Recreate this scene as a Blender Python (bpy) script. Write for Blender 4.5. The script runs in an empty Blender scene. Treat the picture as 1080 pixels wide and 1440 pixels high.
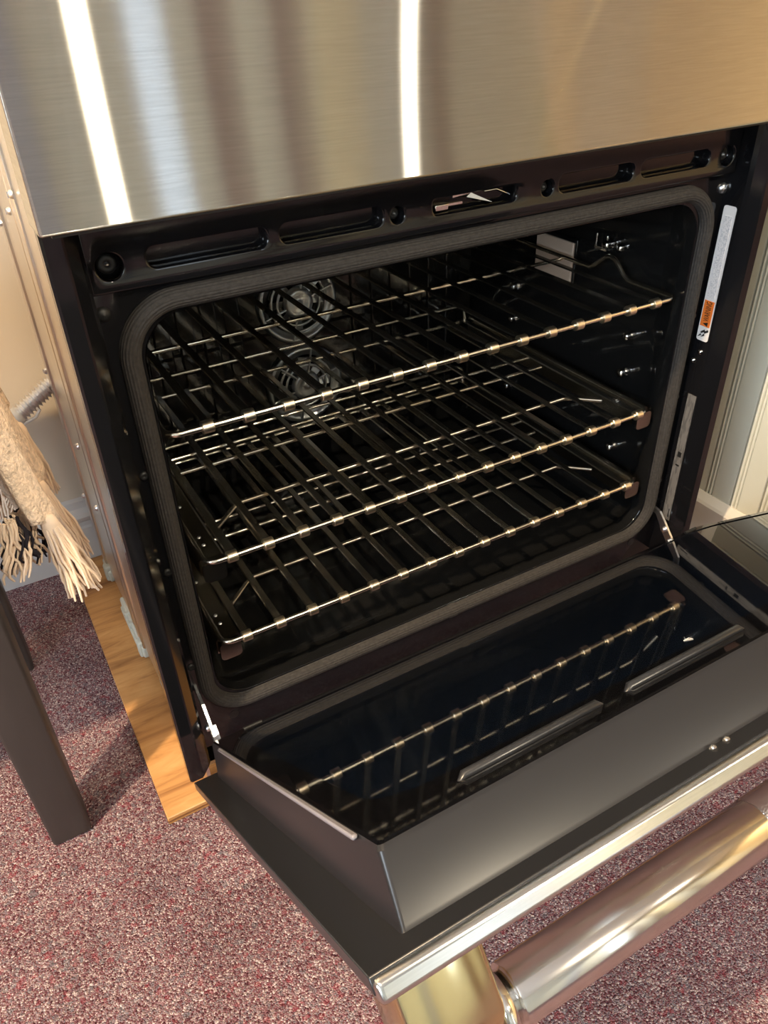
import bpy, bmesh, math, random
from mathutils import Vector, Matrix
random.seed(7)
PI = math.pi
scene = bpy.context.scene
COL = scene.collection

# ------------------------------------------------------------------ camera
cam = bpy.data.cameras.new('camera')
cam.sensor_fit = 'HORIZONTAL'; cam.sensor_width = 36.0
cam.lens = 1083.36 / 1080 * 36.0
cam.clip_start = 0.02
camo = bpy.data.objects.new('camera', cam); COL.objects.link(camo)
rt = Vector((0.8670, -0.4975, -0.0300)).normalized()
fw = Vector((0.3929, 0.7193, -0.5729)).normalized()
rt = (rt - fw * rt.dot(fw)).normalized()
up = rt.cross(fw)
camo.matrix_world = Matrix(((rt.x, up.x, -fw.x, -0.0574), (rt.y, up.y, -fw.y, -0.5680),
                            (rt.z, up.z, -fw.z, 0.8122), (0, 0, 0, 1)))
scene.camera = camo

# ------------------------------------------------------------------ world, exposure
world = bpy.data.worlds.new('sky'); scene.world = world
world.use_nodes = True
world.node_tree.nodes['Background'].inputs[0].default_value = (0.72, 0.85, 1.0, 1)
world.node_tree.nodes['Background'].inputs[1].default_value = 5.0
vs = scene.view_settings
vs.view_transform = 'Standard'; vs.look = 'None'; vs.gamma = 1.0; vs.use_curve_mapping = False
vs.exposure = 0.0
FILL = 75.0         # watts of cool fill from the added wide window
KEY = 300.0        # warm track spot
# room extents (floor z = 0)
RX0, RX1, RY0, RY1, RZ = -2.4, 3.8, -3.2, 0.60, 2.5

def area_light(name, loc, direction, sx, sy, power, color, spread=PI):
    l = bpy.data.lights.new(name, 'AREA'); l.shape = 'RECTANGLE'; l.size = sx; l.size_y = sy
    l.energy = power; l.color = color; l.spread = spread
    o = bpy.data.objects.new(name, l); COL.objects.link(o)
    o.location = loc
    o.rotation_euler = Vector(direction).to_track_quat('-Z', 'Y').to_euler()
    return o
# cool fill light set in the added wide window, outside the view
area_light('window_fill', (RX0 + 0.03, -1.5, 1.45), (1, 0, -0.15), 1.3, 1.2, FILL, (0.80, 0.90, 1.0))

# ------------------------------------------------------------------ materials
def newmat(name):
    m = bpy.data.materials.new(name); m.use_nodes = True
    nt = m.node_tree; b = nt.nodes['Principled BSDF']
    return m, nt, b
def N(nt, t, **kw):
    n = nt.nodes.new(t)
    for k, v in kw.items(): setattr(n, k, v)
    return n
def setin(n, **kw):
    for k, v in kw.items():
        n.inputs[k.replace('_', ' ')].default_value = v
def plain(name, col, rough=0.5, metal=0.0, spec=0.5, coat=0.0, bump=0.0, bscale=200.0, var=0.0, vscale=8.0, stretch=(1, 1, 1)):
    m, nt, b = newmat(name)
    b.inputs['Base Color'].default_value = (*col, 1); b.inputs['Roughness'].default_value = rough
    b.inputs['Metallic'].default_value = metal; b.inputs['Specular IOR Level'].default_value = spec
    if coat: b.inputs['Coat Weight'].default_value = coat; b.inputs['Coat Roughness'].default_value = 0.04
    tc = N(nt, 'ShaderNodeTexCoord'); mp = N(nt, 'ShaderNodeMapping'); mp.inputs['Scale'].default_value = stretch
    nt.links.new(tc.outputs['Object'], mp.inputs[0])
    if var:
        no = N(nt, 'ShaderNodeTexNoise'); setin(no, Scale=vscale, Detail=4.0)
        nt.links.new(mp.outputs[0], no.inputs['Vector'])
        mr = N(nt, 'ShaderNodeMapRange'); setin(mr, From_Min=0.3, From_Max=0.7, To_Min=1 - var, To_Max=1 + var)
        nt.links.new(no.outputs[0], mr.inputs[0])
        hs = N(nt, 'ShaderNodeHueSaturation'); hs.inputs['Color'].default_value = (*col, 1)
        nt.links.new(mr.outputs[0], hs.inputs['Value']); nt.links.new(hs.outputs[0], b.inputs['Base Color'])
    if bump:
        no = N(nt, 'ShaderNodeTexNoise'); setin(no, Scale=bscale, Detail=3.0)
        nt.links.new(mp.outputs[0], no.inputs['Vector'])
        bp = N(nt, 'ShaderNodeBump'); setin(bp, Strength=bump, Distance=0.001)
        nt.links.new(no.outputs[0], bp.inputs['Height']); nt.links.new(bp.outputs[0], b.inputs['Normal'])
    return m

M = {}
M['enamel'] = plain('black_enamel', (0.006, 0.006, 0.007), 0.10, 0, 0.55, bump=0.015, bscale=60)
M['cavity'] = plain('cavity_enamel', (0.007, 0.007, 0.007), 0.09, 0, 0.5, bump=0.03, bscale=40)
M['satin'] = plain('satin_black', (0.016, 0.016, 0.018), 0.30, 0, 0.4)
M['flange'] = plain('flange_black', (0.018, 0.019, 0.022), 0.30, 0, 0.5)
M['pan'] = plain('pan_enamel', (0.004, 0.004, 0.005), 0.035, 0, 0.5)
M['glass'] = plain('dark_door_glass', (0.003, 0.005, 0.010), 0.025, 0, 0.6)
M['gasket'] = plain('woven_gasket', (0.036, 0.032, 0.029), 0.75, 0, 0.3, bump=0.5, bscale=900, var=0.3, vscale=300)
M['nickel'] = plain('nickel_wire', (0.84, 0.78, 0.66), 0.22, 1.0)
M['collar'] = plain('nickel_collar', (0.90, 0.78, 0.58), 0.28, 1.0)
M['warmsteel'] = plain('steel_warm_reflection', (0.82, 0.70, 0.40), 0.12, 1.0)  # bracket steel with a warm lamp reflection put into its colour
M['nickel_bar'] = plain('nickel_strip', (0.62, 0.58, 0.50), 0.24, 1.0)
M['slide'] = plain('slide_steel', (0.40, 0.36, 0.30), 0.22, 1.0)
M['galv'] = plain('galvanised_steel', (0.72, 0.68, 0.62), 0.30, 1.0, bump=0.05, bscale=25, var=0.08, vscale=10)
M['zinc'] = plain('zinc', (0.80, 0.81, 0.83), 0.32, 1.0)
M['chrome'] = plain('chrome', (0.85, 0.83, 0.80), 0.10, 1.0)
M['fanmetal'] = plain('fan_steel', (0.42, 0.44, 0.45), 0.3, 1.0)
M['rubber'] = plain('rubber_black', (0.01, 0.01, 0.01), 0.5)
M['plastic'] = plain('white_plastic', (0.50, 0.50, 0.43), 0.45)
M['lens'] = plain('lamp_lens', (0.60, 0.47, 0.37), 0.22, 0, 0.8, coat=1.0, bump=0.4, bscale=80)
M['table'] = plain('table_dark', (0.040, 0.034, 0.032), 0.42, 0, 0.5, var=0.15, vscale=6, stretch=(6, 6, 1))
M['strip'] = plain('grey_trim', (0.20, 0.19, 0.21), 0.35)
M['wallback'] = plain('wall_paint_beige', (0.60, 0.52, 0.42), 0.38, 0, 0.5, var=0.04, vscale=3)
M['wallroom'] = plain('wall_paint_grey', (0.60, 0.61, 0.53), 0.6)
M['mirrored_gold'] = plain('mirrored_wall_gold', (0.80, 0.64, 0.37), 0.6)  # unseen wall, gold chosen for the reflection in the upper door
M['bead'] = plain('bead_paint', (0.68, 0.67, 0.56), 0.35, 0, 0.5, var=0.04, vscale=4)
M['base'] = plain('baseboard_paint', (0.56, 0.54, 0.53), 0.35)
M['baser'] = plain('baseboard_paint_right', (0.70, 0.64, 0.56), 0.35)
M['ceil'] = plain('ceiling_paint', (0.74, 0.73, 0.71), 0.8)
M['brown'] = plain('brown_wood', (0.16, 0.10, 0.07), 0.5, var=0.2, vscale=10, stretch=(8, 8, 1))
M['cream'] = plain('cream_paint', (0.72, 0.64, 0.42), 0.5)
M['greyblue'] = plain('slate_paint', (0.36, 0.39, 0.46), 0.5)
M['wool'] = plain('cream_wool', (0.78, 0.62, 0.47), 0.9, 0, 0.2, bump=1.0, bscale=300, var=0.22, vscale=160)
for n_ in M['wool'].node_tree.nodes:
    if n_.type == 'BUMP': n_.inputs['Distance'].default_value = 0.004
M['yarn'] = plain('cream_yarn', (0.78, 0.62, 0.47), 0.9, 0, 0.2)
M['woolblack'] = plain('black_wool', (0.02, 0.018, 0.025), 0.9, 0, 0.2)
M['woolgrey'] = plain('grey_wool', (0.18, 0.15, 0.13), 0.9, 0, 0.2)
M['label'] = plain('label_white', (0.80, 0.76, 0.73), 0.35)
M['orange'] = plain('label_orange', (0.85, 0.20, 0.03), 0.4)
M['ink'] = plain('ink', (0.01, 0.01, 0.01), 0.5)
M['tag'] = plain('paper_tag', (0.75, 0.75, 0.74), 0.5)

def steel_mat(name, col, rough, aniso, tangent, brush):
    """brushed steel: the brush runs along `tangent`, so highlights stretch across it"""
    m = bpy.data.materials.new(name); m.use_nodes = True; nt = m.node_tree
    for n in list(nt.nodes):
        if n.type != 'OUTPUT_MATERIAL': nt.nodes.remove(n)
    b = N(nt, 'ShaderNodeBsdfAnisotropic'); b.distribution = 'BECKMANN'
    setin(b, Roughness=rough, Anisotropy=aniso)
    tan = N(nt, 'ShaderNodeCombineXYZ')
    for i in range(3): tan.inputs[i].default_value = tangent[i]
    nt.links.new(tan.outputs[0], b.inputs['Tangent'])
    tc = N(nt, 'ShaderNodeTexCoord'); mp = N(nt, 'ShaderNodeMapping'); mp.inputs['Scale'].default_value = brush
    nt.links.new(tc.outputs['Object'], mp.inputs[0])
    no = N(nt, 'ShaderNodeTexNoise'); setin(no, Scale=1.0, Detail=5.0, Roughness=0.65)
    nt.links.new(mp.outputs[0], no.inputs['Vector'])
    mr = N(nt, 'ShaderNodeMapRange'); setin(mr, From_Min=0.3, From_Max=0.7, To_Min=0.91, To_Max=1.06)
    nt.links.new(no.outputs[0], mr.inputs[0])
    hs = N(nt, 'ShaderNodeHueSaturation'); hs.inputs['Color'].default_value = (*col, 1)
    nt.links.new(mr.outputs[0], hs.inputs['Value']); nt.links.new(hs.outputs[0], b.inputs['Color'])
    nt.links.new(b.outputs[0], nt.nodes['Material Output'].inputs[0])
    return m
M['stainless'] = steel_mat('brushed_stainless', (0.72, 0.71, 0.66), 0.24, 0.93, (1, 1, 0), (30, 30, 900))
M['steel'] = plain('handle_steel', (0.74, 0.71, 0.67), 0.14, 1.0)
M['doorsteel'] = steel_mat('door_steel', (0.72, 0.71, 0.68), 0.28, 0.5, (1, 0.4, 0.4), (30, 900, 900))
m, nt, b = newmat('knurled_steel')
setin(b, Metallic=1.0, Roughness=0.25); b.inputs['Base Color'].default_value = (0.66, 0.63, 0.60, 1)
tc = N(nt, 'ShaderNodeTexCoord'); ch = N(nt, 'ShaderNodeTexVoronoi'); setin(ch, Scale=700.0)
nt.links.new(tc.outputs['Object'], ch.inputs['Vector'])
bp = N(nt, 'ShaderNodeBump'); setin(bp, Strength=0.6, Distance=0.0006)
nt.links.new(ch.outputs[0], bp.inputs['Height']); nt.links.new(bp.outputs[0], b.inputs['Normal'])
M['knurl'] = m

# carpet: looped pile, burgundy with pale and grey flecks
m, nt, b = newmat('carpet_pile')
setin(b, Roughness=0.95); b.inputs['Specular IOR Level'].default_value = 0.1
tc = N(nt, 'ShaderNodeTexCoord')
vo = N(nt, 'ShaderNodeTexVoronoi'); setin(vo, Scale=600.0)
nt.links.new(tc.outputs['Object'], vo.inputs['Vector'])
sx = N(nt, 'ShaderNodeSeparateColor'); nt.links.new(vo.outputs['Color'], sx.inputs[0])
cr = N(nt, 'ShaderNodeValToRGB'); cr.color_ramp.interpolation = 'LINEAR'
e = cr.color_ramp.elements
e[0].position = 0.0; e[0].color = (0.075, 0.026, 0.034, 1)
e[1].position = 1.0; e[1].color = (0.62, 0.50, 0.48, 1)
for pos, c in ((0.22, (0.19, 0.075, 0.088)), (0.42, (0.26, 0.14, 0.15)), (0.60, (0.19, 0.15, 0.17)), (0.82, (0.34, 0.23, 0.23))):
    el = e.new(pos); el.color = (*c, 1)
nt.links.new(sx.outputs[0], cr.inputs[0])
n2 = N(nt, 'ShaderNodeTexNoise'); setin(n2, Scale=9.0, Detail=3.0)
nt.links.new(tc.outputs['Object'], n2.inputs['Vector'])
mr = N(nt, 'ShaderNodeMapRange'); setin(mr, From_Min=0.3, From_Max=0.7, To_Min=0.85, To_Max=1.15)
nt.links.new(n2.outputs[0], mr.inputs[0])
hs = N(nt, 'ShaderNodeHueSaturation')
# clusters of red and of blue-grey yarn
v2 = N(nt, 'ShaderNodeTexVoronoi'); setin(v2, Scale=210.0); nt.links.new(tc.outputs['Object'], v2.inputs['Vector'])
s2 = N(nt, 'ShaderNodeSeparateColor'); nt.links.new(v2.outputs['Color'], s2.inputs[0])
cin = cr.outputs[0]
for ch_, thr, c in ((0, 0.93, (0.30, 0.035, 0.05)), (1, 0.93, (0.17, 0.18, 0.20))):
    gt = N(nt, 'ShaderNodeMath', operation='GREATER_THAN'); gt.inputs[1].default_value = thr
    nt.links.new(s2.outputs[ch_], gt.inputs[0])
    ml = N(nt, 'ShaderNodeMath', operation='MULTIPLY'); ml.inputs[1].default_value = 0.38; nt.links.new(gt.outputs[0], ml.inputs[0])
    mx = N(nt, 'ShaderNodeMix'); mx.data_type = 'RGBA'; mx.inputs[7].default_value = (*c, 1)
    nt.links.new(ml.outputs[0], mx.inputs[0]); nt.links.new(cin, mx.inputs[6]); cin = mx.outputs[2]
nt.links.new(cin, hs.inputs['Color']); nt.links.new(mr.outputs[0], hs.inputs['Value'])
nt.links.new(hs.outputs[0], b.inputs['Base Color'])
bp = N(nt, 'ShaderNodeBump'); setin(bp, Strength=0.9, Distance=0.003); bp.invert = True
nt.links.new(vo.outputs['Distance'], bp.inputs['Height']); nt.links.new(bp.outputs[0], b.inputs['Normal'])
M['carpet'] = m

# plywood: face grain across the board
m, nt, b = newmat('plywood')
setin(b, Roughness=0.45)
tc = N(nt, 'ShaderNodeTexCoord'); mp = N(nt, 'ShaderNodeMapping'); mp.inputs['Scale'].default_value = (2.6, 20, 20)
nt.links.new(tc.outputs['Object'], mp.inputs[0])
no = N(nt, 'ShaderNodeTexNoise'); setin(no, Scale=2.2, Detail=7.0, Roughness=0.62, Distortion=0.9)
nt.links.new(mp.outputs[0], no.inputs['Vector'])
cr = N(nt, 'ShaderNodeValToRGB'); e = cr.color_ramp.elements
e[0].position = 0.30; e[0].color = (0.24, 0.095, 0.028, 1)
e[1].position = 0.70; e[1].color = (0.62, 0.34, 0.13, 1)
el = e.new(0.5); el.color = (0.50, 0.245, 0.08, 1)
nt.links.new(no.outputs[0], cr.inputs[0]); nt.links.new(cr.outputs[0], b.inputs['Base Color'])
M['ply'] = m
M['plydark'] = plain('dark_ply', (0.22, 0.09, 0.03), 0.6, var=0.3, vscale=60)

# fine unreadable print on labels: thin grey text lines
def print_mat(name, paper, ink, axis_scale, rough):
    m, nt, b = newmat(name); setin(b, Roughness=rough)
    tc = N(nt, 'ShaderNodeTexCoord'); mp = N(nt, 'ShaderNodeMapping'); mp.inputs['Scale'].default_value = axis_scale
    nt.links.new(tc.outputs['Object'], mp.inputs[0])
    wv = N(nt, 'ShaderNodeTexNoise'); setin(wv, Scale=1.0, Detail=2.0)
    nt.links.new(mp.outputs[0], wv.inputs['Vector'])
    mr = N(nt, 'ShaderNodeMapRange'); setin(mr, From_Min=0.50, From_Max=0.56)
    nt.links.new(wv.outputs[0], mr.inputs[0])
    mx = N(nt, 'ShaderNodeMix'); mx.data_type = 'RGBA'
    mx.inputs[6].default_value = (*paper, 1); mx.inputs[7].default_value = (*ink, 1)
    nt.links.new(mr.outputs[0], mx.inputs[0]); nt.links.new(mx.outputs[2], b.inputs['Base Color'])
    return m
M['fineprint'] = print_mat('label_fine_print', (0.78, 0.74, 0.72), (0.58, 0.56, 0.56), (1, 600, 700), 0.4)
M['foil'] = print_mat('data_plate_foil', (0.16, 0.15, 0.14), (0.10, 0.095, 0.09), (1, 300, 60), 0.3)

def glow(name, col, strength):
    m = bpy.data.materials.new(name); m.use_nodes = True; nt = m.node_tree
    for n in list(nt.nodes):
        if n.type != 'OUTPUT_MATERIAL': nt.nodes.remove(n)
    em = N(nt, 'ShaderNodeEmission'); em.inputs[0].default_value = (*col, 1); em.inputs[1].default_value = strength
    nt.links.new(em.outputs[0], nt.nodes['Material Output'].inputs[0])
    return m
M['bulb'] = glow('lamp_bulb', (1.0, 0.80, 0.50), 25.0)
M['shade_glow'] = glow('lamp_shade_glow', (1.0, 0.72, 0.40), 6.0)
m = bpy.data.materials.new('window_glass'); m.use_nodes = True; nt = m.node_tree
for n in list(nt.nodes):
    if n.type != 'OUTPUT_MATERIAL': nt.nodes.remove(n)
t_ = N(nt, 'ShaderNodeBsdfTransparent'); g_ = N(nt, 'ShaderNodeBsdfGlossy'); g_.inputs['Roughness'].default_value = 0.02
mxs = N(nt, 'ShaderNodeMixShader'); mxs.inputs[0].default_value = 0.06
nt.links.new(t_.outputs[0], mxs.inputs[1]); nt.links.new(g_.outputs[0], mxs.inputs[2])
nt.links.new(mxs.outputs[0], nt.nodes['Material Output'].inputs[0])
M['pane'] = m

# ------------------------------------------------------------------ mesh helpers
class MB:
    """collects shapes of ONE part"""
    def __init__(s): s.v = []; s.f = []; s.sm = []
    def add(s, v, f, smooth=False, mat=None):
        o = len(s.v)
        if mat is not None: v = [mat @ Vector(p) for p in v]
        s.v += [tuple(p) for p in v]; s.f += [tuple(i + o for i in q) for q in f]; s.sm += [smooth] * len(f)
        return s
    def box(s, lo, hi, bevel=0.0, seg=2):
        bm = bmesh.new(); bmesh.ops.create_cube(bm, size=1.0)
        for v in bm.verts:
            v.co = Vector([(lo[i] + hi[i]) / 2 + v.co[i] * (hi[i] - lo[i]) for i in range(3)])
        if bevel: bmesh.ops.bevel(bm, geom=bm.edges[:], offset=bevel, segments=seg, affect='EDGES', profile=0.5)
        bm.verts.ensure_lookup_table()
        s.add([v.co.copy() for v in bm.verts], [[v.index for v in f.verts] for f in bm.faces], bool(bevel))
        bm.normal_update()
        for i, f in enumerate(bm.faces):           # flat sides stay flat, only the rounded edges are smooth
            if max(abs(c) for c in f.normal) > .9999: s.sm[len(s.sm) - len(bm.faces) + i] = False
        bm.free()
        return s
    def tube(s, pts, r, n=8, cap=True, closed=False):
        pts = [Vector(p) for p in pts]; L = len(pts)
        rr = r if isinstance(r, (list, tuple)) else [r] * L
        rings = []; prev = None
        for i, p in enumerate(pts):
            if closed: t = (pts[(i + 1) % L] - pts[i - 1])
            else: t = pts[min(i + 1, L - 1)] - pts[max(i - 1, 0)]
            t.normalize()
            if prev is None:
                a = Vector((0, 0, 1)) if abs(t.z) < 0.9 else Vector((1, 0, 0))
                u = (a - t * a.dot(t)).normalized()
            else: u = (prev - t * prev.dot(t)).normalized()
            prev = u; w = t.cross(u)
            rings.append([p + (u * math.cos(2 * PI * k / n) + w * math.sin(2 * PI * k / n)) * rr[i] for k in range(n)])
        v = [q for ring in rings for q in ring]; f = []
        for i in range(L if closed else L - 1):
            j = (i + 1) % L
            for k in range(n): f.append((i * n + k, i * n + (k + 1) % n, j * n + (k + 1) % n, j * n + k))
        s.add(v, f, True)
        if cap and not closed:
            s.add(rings[0], [tuple(range(n))[::-1]]); s.add(rings[-1], [tuple(range(n))])
        return s
    def lathe(s, prof, origin, axis, n=24, smooth=True):
        ax = Vector(axis).normalized(); a = Vector((0, 0, 1)) if abs(ax.z) < 0.9 else Vector((1, 0, 0))
        u = (a - ax * a.dot(ax)).normalized(); w = ax.cross(u); o = Vector(origin)
        v = []; f = []
        for r, h in prof:
            for k in range(n):
                v.append(o + ax * h + (u * math.cos(2 * PI * k / n) + w * math.sin(2 * PI * k / n)) * max(r, 1e-5))
        for i in range(len(prof) - 1):
            for k in range(n): f.append((i * n + k, i * n + (k + 1) % n, (i + 1) * n + (k + 1) % n, (i + 1) * n + k))
        s.add(v, f, smooth); return s
    def prism(s, poly, lo, hi, frame):
        """2D poly (a,b) extruded from lo to hi; frame(a,b,c)->xyz"""
        n = len(poly)
        v = [frame(a, b, lo) for a, b in poly] + [frame(a, b, hi) for a, b in poly]
        f = [tuple(range(n))[::-1], tuple(range(n, 2 * n))] + [(i, (i + 1) % n, n + (i + 1) % n, n + i) for i in range(n)]
        s.add(v, f); return s
    def sweep(s, path, nrm, prof, closed=True, smooth=True):
        """path: (pos, outward) ; prof: (u outward, v along nrm)"""
        n = len(prof); v = []; f = []; L = len(path); nv = Vector(nrm)
        for p, o in path:
            for u_, v_ in prof: v.append(Vector(p) + Vector(o) * u_ + nv * v_)
        for i in range(L if closed else L - 1):
            j = (i + 1) % L
            for k in range(n - 1): f.append((i * n + k, j * n + k, j * n + k + 1, i * n + k + 1))
        s.add(v, f, smooth); return s
    def build(s, name, mat, parent=None, angle=None):
        me = bpy.data.meshes.new(name); me.from_pydata(s.v, [], s.f)
        bm = bmesh.new(); bm.from_mesh(me); bmesh.ops.recalc_face_normals(bm, faces=bm.faces); bm.to_mesh(me); bm.free()
        for p, q in zip(me.polygons, s.sm): p.use_smooth = q
        me.materials.append(M[mat] if isinstance(mat, str) else mat)
        if angle: me.set_sharp_from_angle(angle=math.radians(angle))
        o = bpy.data.objects.new(name, me); COL.objects.link(o)
        if parent is not None: o.parent = parent
        return o

def plate(name, outline, holes, thick, bevel, mat, parent, frame, bevres=2):
    """flat plate with holes, rounded rims, by a filled 2D curve turned into a mesh; frame maps (a,b,c)"""
    cu = bpy.data.curves.new('tmp', 'CURVE'); cu.dimensions = '2D'; cu.fill_mode = 'BOTH'
    for poly in [outline] + holes:
        sp = cu.splines.new('POLY'); sp.points.add(len(poly) - 1)
        for i, (a, b) in enumerate(poly): sp.points[i].co = (a, b, 0, 1)
        sp.use_cyclic_u = True
    cu.extrude = max(thick / 2 - bevel, 0.0); cu.bevel_depth = bevel; cu.bevel_resolution = bevres; cu.offset = -bevel
    ob = bpy.data.objects.new('tmp', cu); COL.objects.link(ob)
    dg = bpy.context.evaluated_depsgraph_get()
    me = bpy.data.meshes.new_from_object(ob.evaluated_get(dg)); bpy.data.objects.remove(ob)
    for v in me.vertices: v.co = frame(*v.co)
    me.name = name; me.materials.clear(); me.materials.append(M[mat])
    bm = bmesh.new(); bm.from_mesh(me); bmesh.ops.remove_doubles(bm, verts=bm.verts, dist=1e-6)
    bmesh.ops.recalc_face_normals(bm, faces=bm.faces); bm.to_mesh(me); bm.free()
    for p in me.polygons: p.use_smooth = True
    me.set_sharp_from_angle(angle=math.radians(35))
    o = bpy.data.objects.new(name, me); COL.objects.link(o)
    if parent is not None: o.parent = parent
    return o

def text(name, body, size, mat, parent, matrix, depth=0.0002, align='LEFT'):
    cu = bpy.data.curves.new('tmp', 'FONT'); cu.body = body; cu.size = size; cu.extrude = depth; cu.align_x = align
    ob = bpy.data.objects.new('tmp', cu); COL.objects.link(ob)
    dg = bpy.context.evaluated_depsgraph_get()
    me = bpy.data.meshes.new_from_object(ob.evaluated_get(dg)); bpy.data.objects.remove(ob)
    me.transform(matrix); me.materials.clear(); me.materials.append(M[mat])
    o = bpy.data.objects.new(name, me); COL.objects.link(o)
    if parent is not None: o.parent = parent
    return o

def rrect(x0, x1, z0, z1, r, n=8):
    pts = []
    for cx, cz, a0 in ((x1 - r, z1 - r, 0), (x0 + r, z1 - r, 90), (x0 + r, z0 + r, 180), (x1 - r, z0 + r, 270)):
        for k in range(n + 1):
            a = math.radians(a0 + 90 * k / n); pts.append((cx + r * math.cos(a), cz + r * math.sin(a)))
    return pts
def rrect_path(x0, x1, z0, z1, r, y, n=10):
    out = []
    for cx, cz, a0 in ((x1 - r, z1 - r, 0), (x0 + r, z1 - r, 90), (x0 + r, z0 + r, 180), (x1 - r, z0 + r, 270)):
        for k in range(n + 1):
            a = math.radians(a0 + 90 * k / n); d = (math.cos(a), 0, math.sin(a))
            out.append(((cx + r * d[0], y, cz + r * d[2]), d))
    return out
def circle(cx, cz, r, n=20): return [(cx + r * math.cos(2 * PI * k / n), cz + r * math.sin(2 * PI * k / n)) for k in range(n)]

def empty(name, loc=(0, 0, 0)):
    o = bpy.data.objects.new(name, None); COL.objects.link(o); o.location = loc; o.empty_display_size = 0.1
    return o
def tag(o, label, cat, group=None):
    o['label'] = label; o['category'] = cat
    if group: o['group'] = group
    return o
def struct(o, label=None, cat=None):
    o['kind'] = 'structure'
    if label: o['label'] = label
    if cat: o['category'] = cat
    return o
def share(o, parent, mat4=None):
    c = o.copy(); COL.objects.link(c); c.parent = parent
    if mat4 is not None: c.matrix_local = mat4
    return c

# ================================================================== THE SETTING
struct(MB().box((RX0, RY0, -0.05), (RX1, RY1, 0)).build('floor', 'carpet'), 'burgundy and grey flecked loop carpet floor', 'carpet')
struct(MB().box((RX0, RY0, RZ), (RX1, RY1 + .1, RZ + .05)).build('ceiling', 'ceil'), 'plain off-white ceiling above the showroom', 'ceiling')
wb = struct(MB().box((RX0, RY1, 0), (RX1, RY1 + 0.1, RZ)).build('wall_back', 'wallback'), 'satin beige wall behind the oven', 'wall')
# baseboard along the back wall: flat board, ogee top
prof = [(0, 0), (-.014, 0), (-.014, .072), (-.012, .076), (-.012, .084), (-.016, .088), (-.018, .095), (-.015, .101), (-.008, .108), (-.006, .120), (0, .124)]
mb = MB().prism(prof, RX0, 0.86, lambda a, b, c: (c, RY1 + a, b))
struct(mb.build('baseboard_back', 'base'), 'pale grey baseboard with moulded top along the back wall', 'baseboard')

# beadboard partition to the right of the oven
WX = 0.90
wr = struct(MB().box((WX + .010, -0.055, 0), (WX + 0.07, RY1, RZ - .1)).build('wall_right', 'bead'), 'cream beadboard partition beside the oven', 'wall')
PW = 0.0487
pm = MB().box((WX, 0.0005, 0.09), (WX + .011, PW - .0125, RZ - .1), 0.0015, 1)
for k in range(2):
    y = PW - .0095 + k * .0062
    pm.add([(WX + .004 - .0045 * math.sin(PI * i / 5), y - .0028 * math.cos(PI * i / 5), z) for z in (.09, RZ - .1) for i in range(6)],
           [(i, i + 1, 7 + i, 6 + i) for i in range(5)], True)
pl0 = None
for k in range(-8, 12):
    if k * PW + PW + 0.043 > RY1 + .001 or k * PW + .043 < -.056: continue
    if pl0 is None:
        pl0 = pm.build('plank', 'bead', wr); pl0.location.y = 0.043 + k * PW
    else:
        c = share(pl0, wr); c.location.y = 0.043 + k * PW
prof = [(0.005, 0), (-.016, 0), (-.016, .092), (-.013, .096), (-.002, .1045), (0.005, .1045)]
mb = MB().prism(prof, -0.06, RY1, lambda a, b, c: (WX + a, c, b))
struct(mb.build('baseboard_right', 'baser'), 'flat cream baseboard at the foot of the beadboard', 'baseboard')

# walls behind the camera (seen only as reflections in the steel)
def wall_with_hole(name, frame, a0, a1, holes, mat, label):
    polys = [[(a0, 0), (a1, 0), (a1, RZ), (a0, RZ)]]
    o = plate(name, polys[0], [[(h[0], h[2]), (h[1], h[2]), (h[1], h[3]), (h[0], h[3])] for h in holes], 0.1, 0.0, mat, None, frame)
    for p in o.data.polygons: p.use_smooth = False
    return struct(o, label, 'wall')
wl = wall_with_hole('wall_left', lambda a, b, c: (RX0 - .05 + c, a, b), RY0, RY1, [(-2.15, -0.85, 0.85, 2.05)], 'wallroom', 'grey wall with the added wide window')
wf = wall_with_hole('wall_front', lambda a, b, c: (a, RY0 - .05 + c, b), RX0, RX1, [(0.85, 1.05, 0.3, 2.2), (2.06, 2.12, 0.2, 2.2)], 'wallroom', 'grey wall facing the oven with added narrow windows')
struct(MB().box((RX1, RY0, 0), (RX1 + .1, RY1, RZ)).build('wall_side', 'mirrored_gold'), 'unseen far wall, coloured gold for the upper door to mirror', 'wall')
def window(n, frame, a0, a1, z0, z1, label, bars):
    w = struct(empty('window_%d' % n, frame(a0, 0, 0)), label, 'window')
    inv = Matrix.Translation(Vector(frame(a0, 0, 0))).inverted()
    mb = MB(); t = 0.02
    def bar(p, q, r, s_):
        v = [frame(a, b, c) for a in (p, q) for b in (r, s_) for c in (-.03, .03)]
        mb.add(v, [(0, 1, 3, 2), (4, 6, 7, 5), (0, 4, 5, 1), (2, 3, 7, 6), (0, 2, 6, 4), (1, 5, 7, 3)])
    bar(a0, a0 + t, z0, z1); bar(a1 - t, a1, z0, z1); bar(a0 + t, a1 - t, z0, z0 + t); bar(a0 + t, a1 - t, z1 - t, z1)
    for i in range(1, bars): x = a0 + (a1 - a0) * i / bars; bar(x - .012, x + .012, z0 + t, z1 - t)
    o = mb.build('window_frame', 'ceil', w); o.data.transform(inv)
    o = MB().add([frame(a, b, 0) for a, b in ((a0 + t, z0 + t), (a1 - t, z0 + t), (a1 - t, z1 - t), (a0 + t, z1 - t))], [(0, 1, 2, 3)]).build('pane', 'pane', w)
    o.data.transform(inv)
window(1, lambda a, b, c: (RX0 - .05 + c, a, b), -2.15, -0.85, 0.85, 2.05, 'added wide window with pale frame, unseen source of cool fill', 3)
window(2, lambda a, b, c: (a, RY0 - .05 + c, b), 0.85, 1.05, 0.3, 2.2, 'added tall narrow window, a pale streak in the upper door', 1)  # this and the next are added, sized for streaks in the steel
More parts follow.
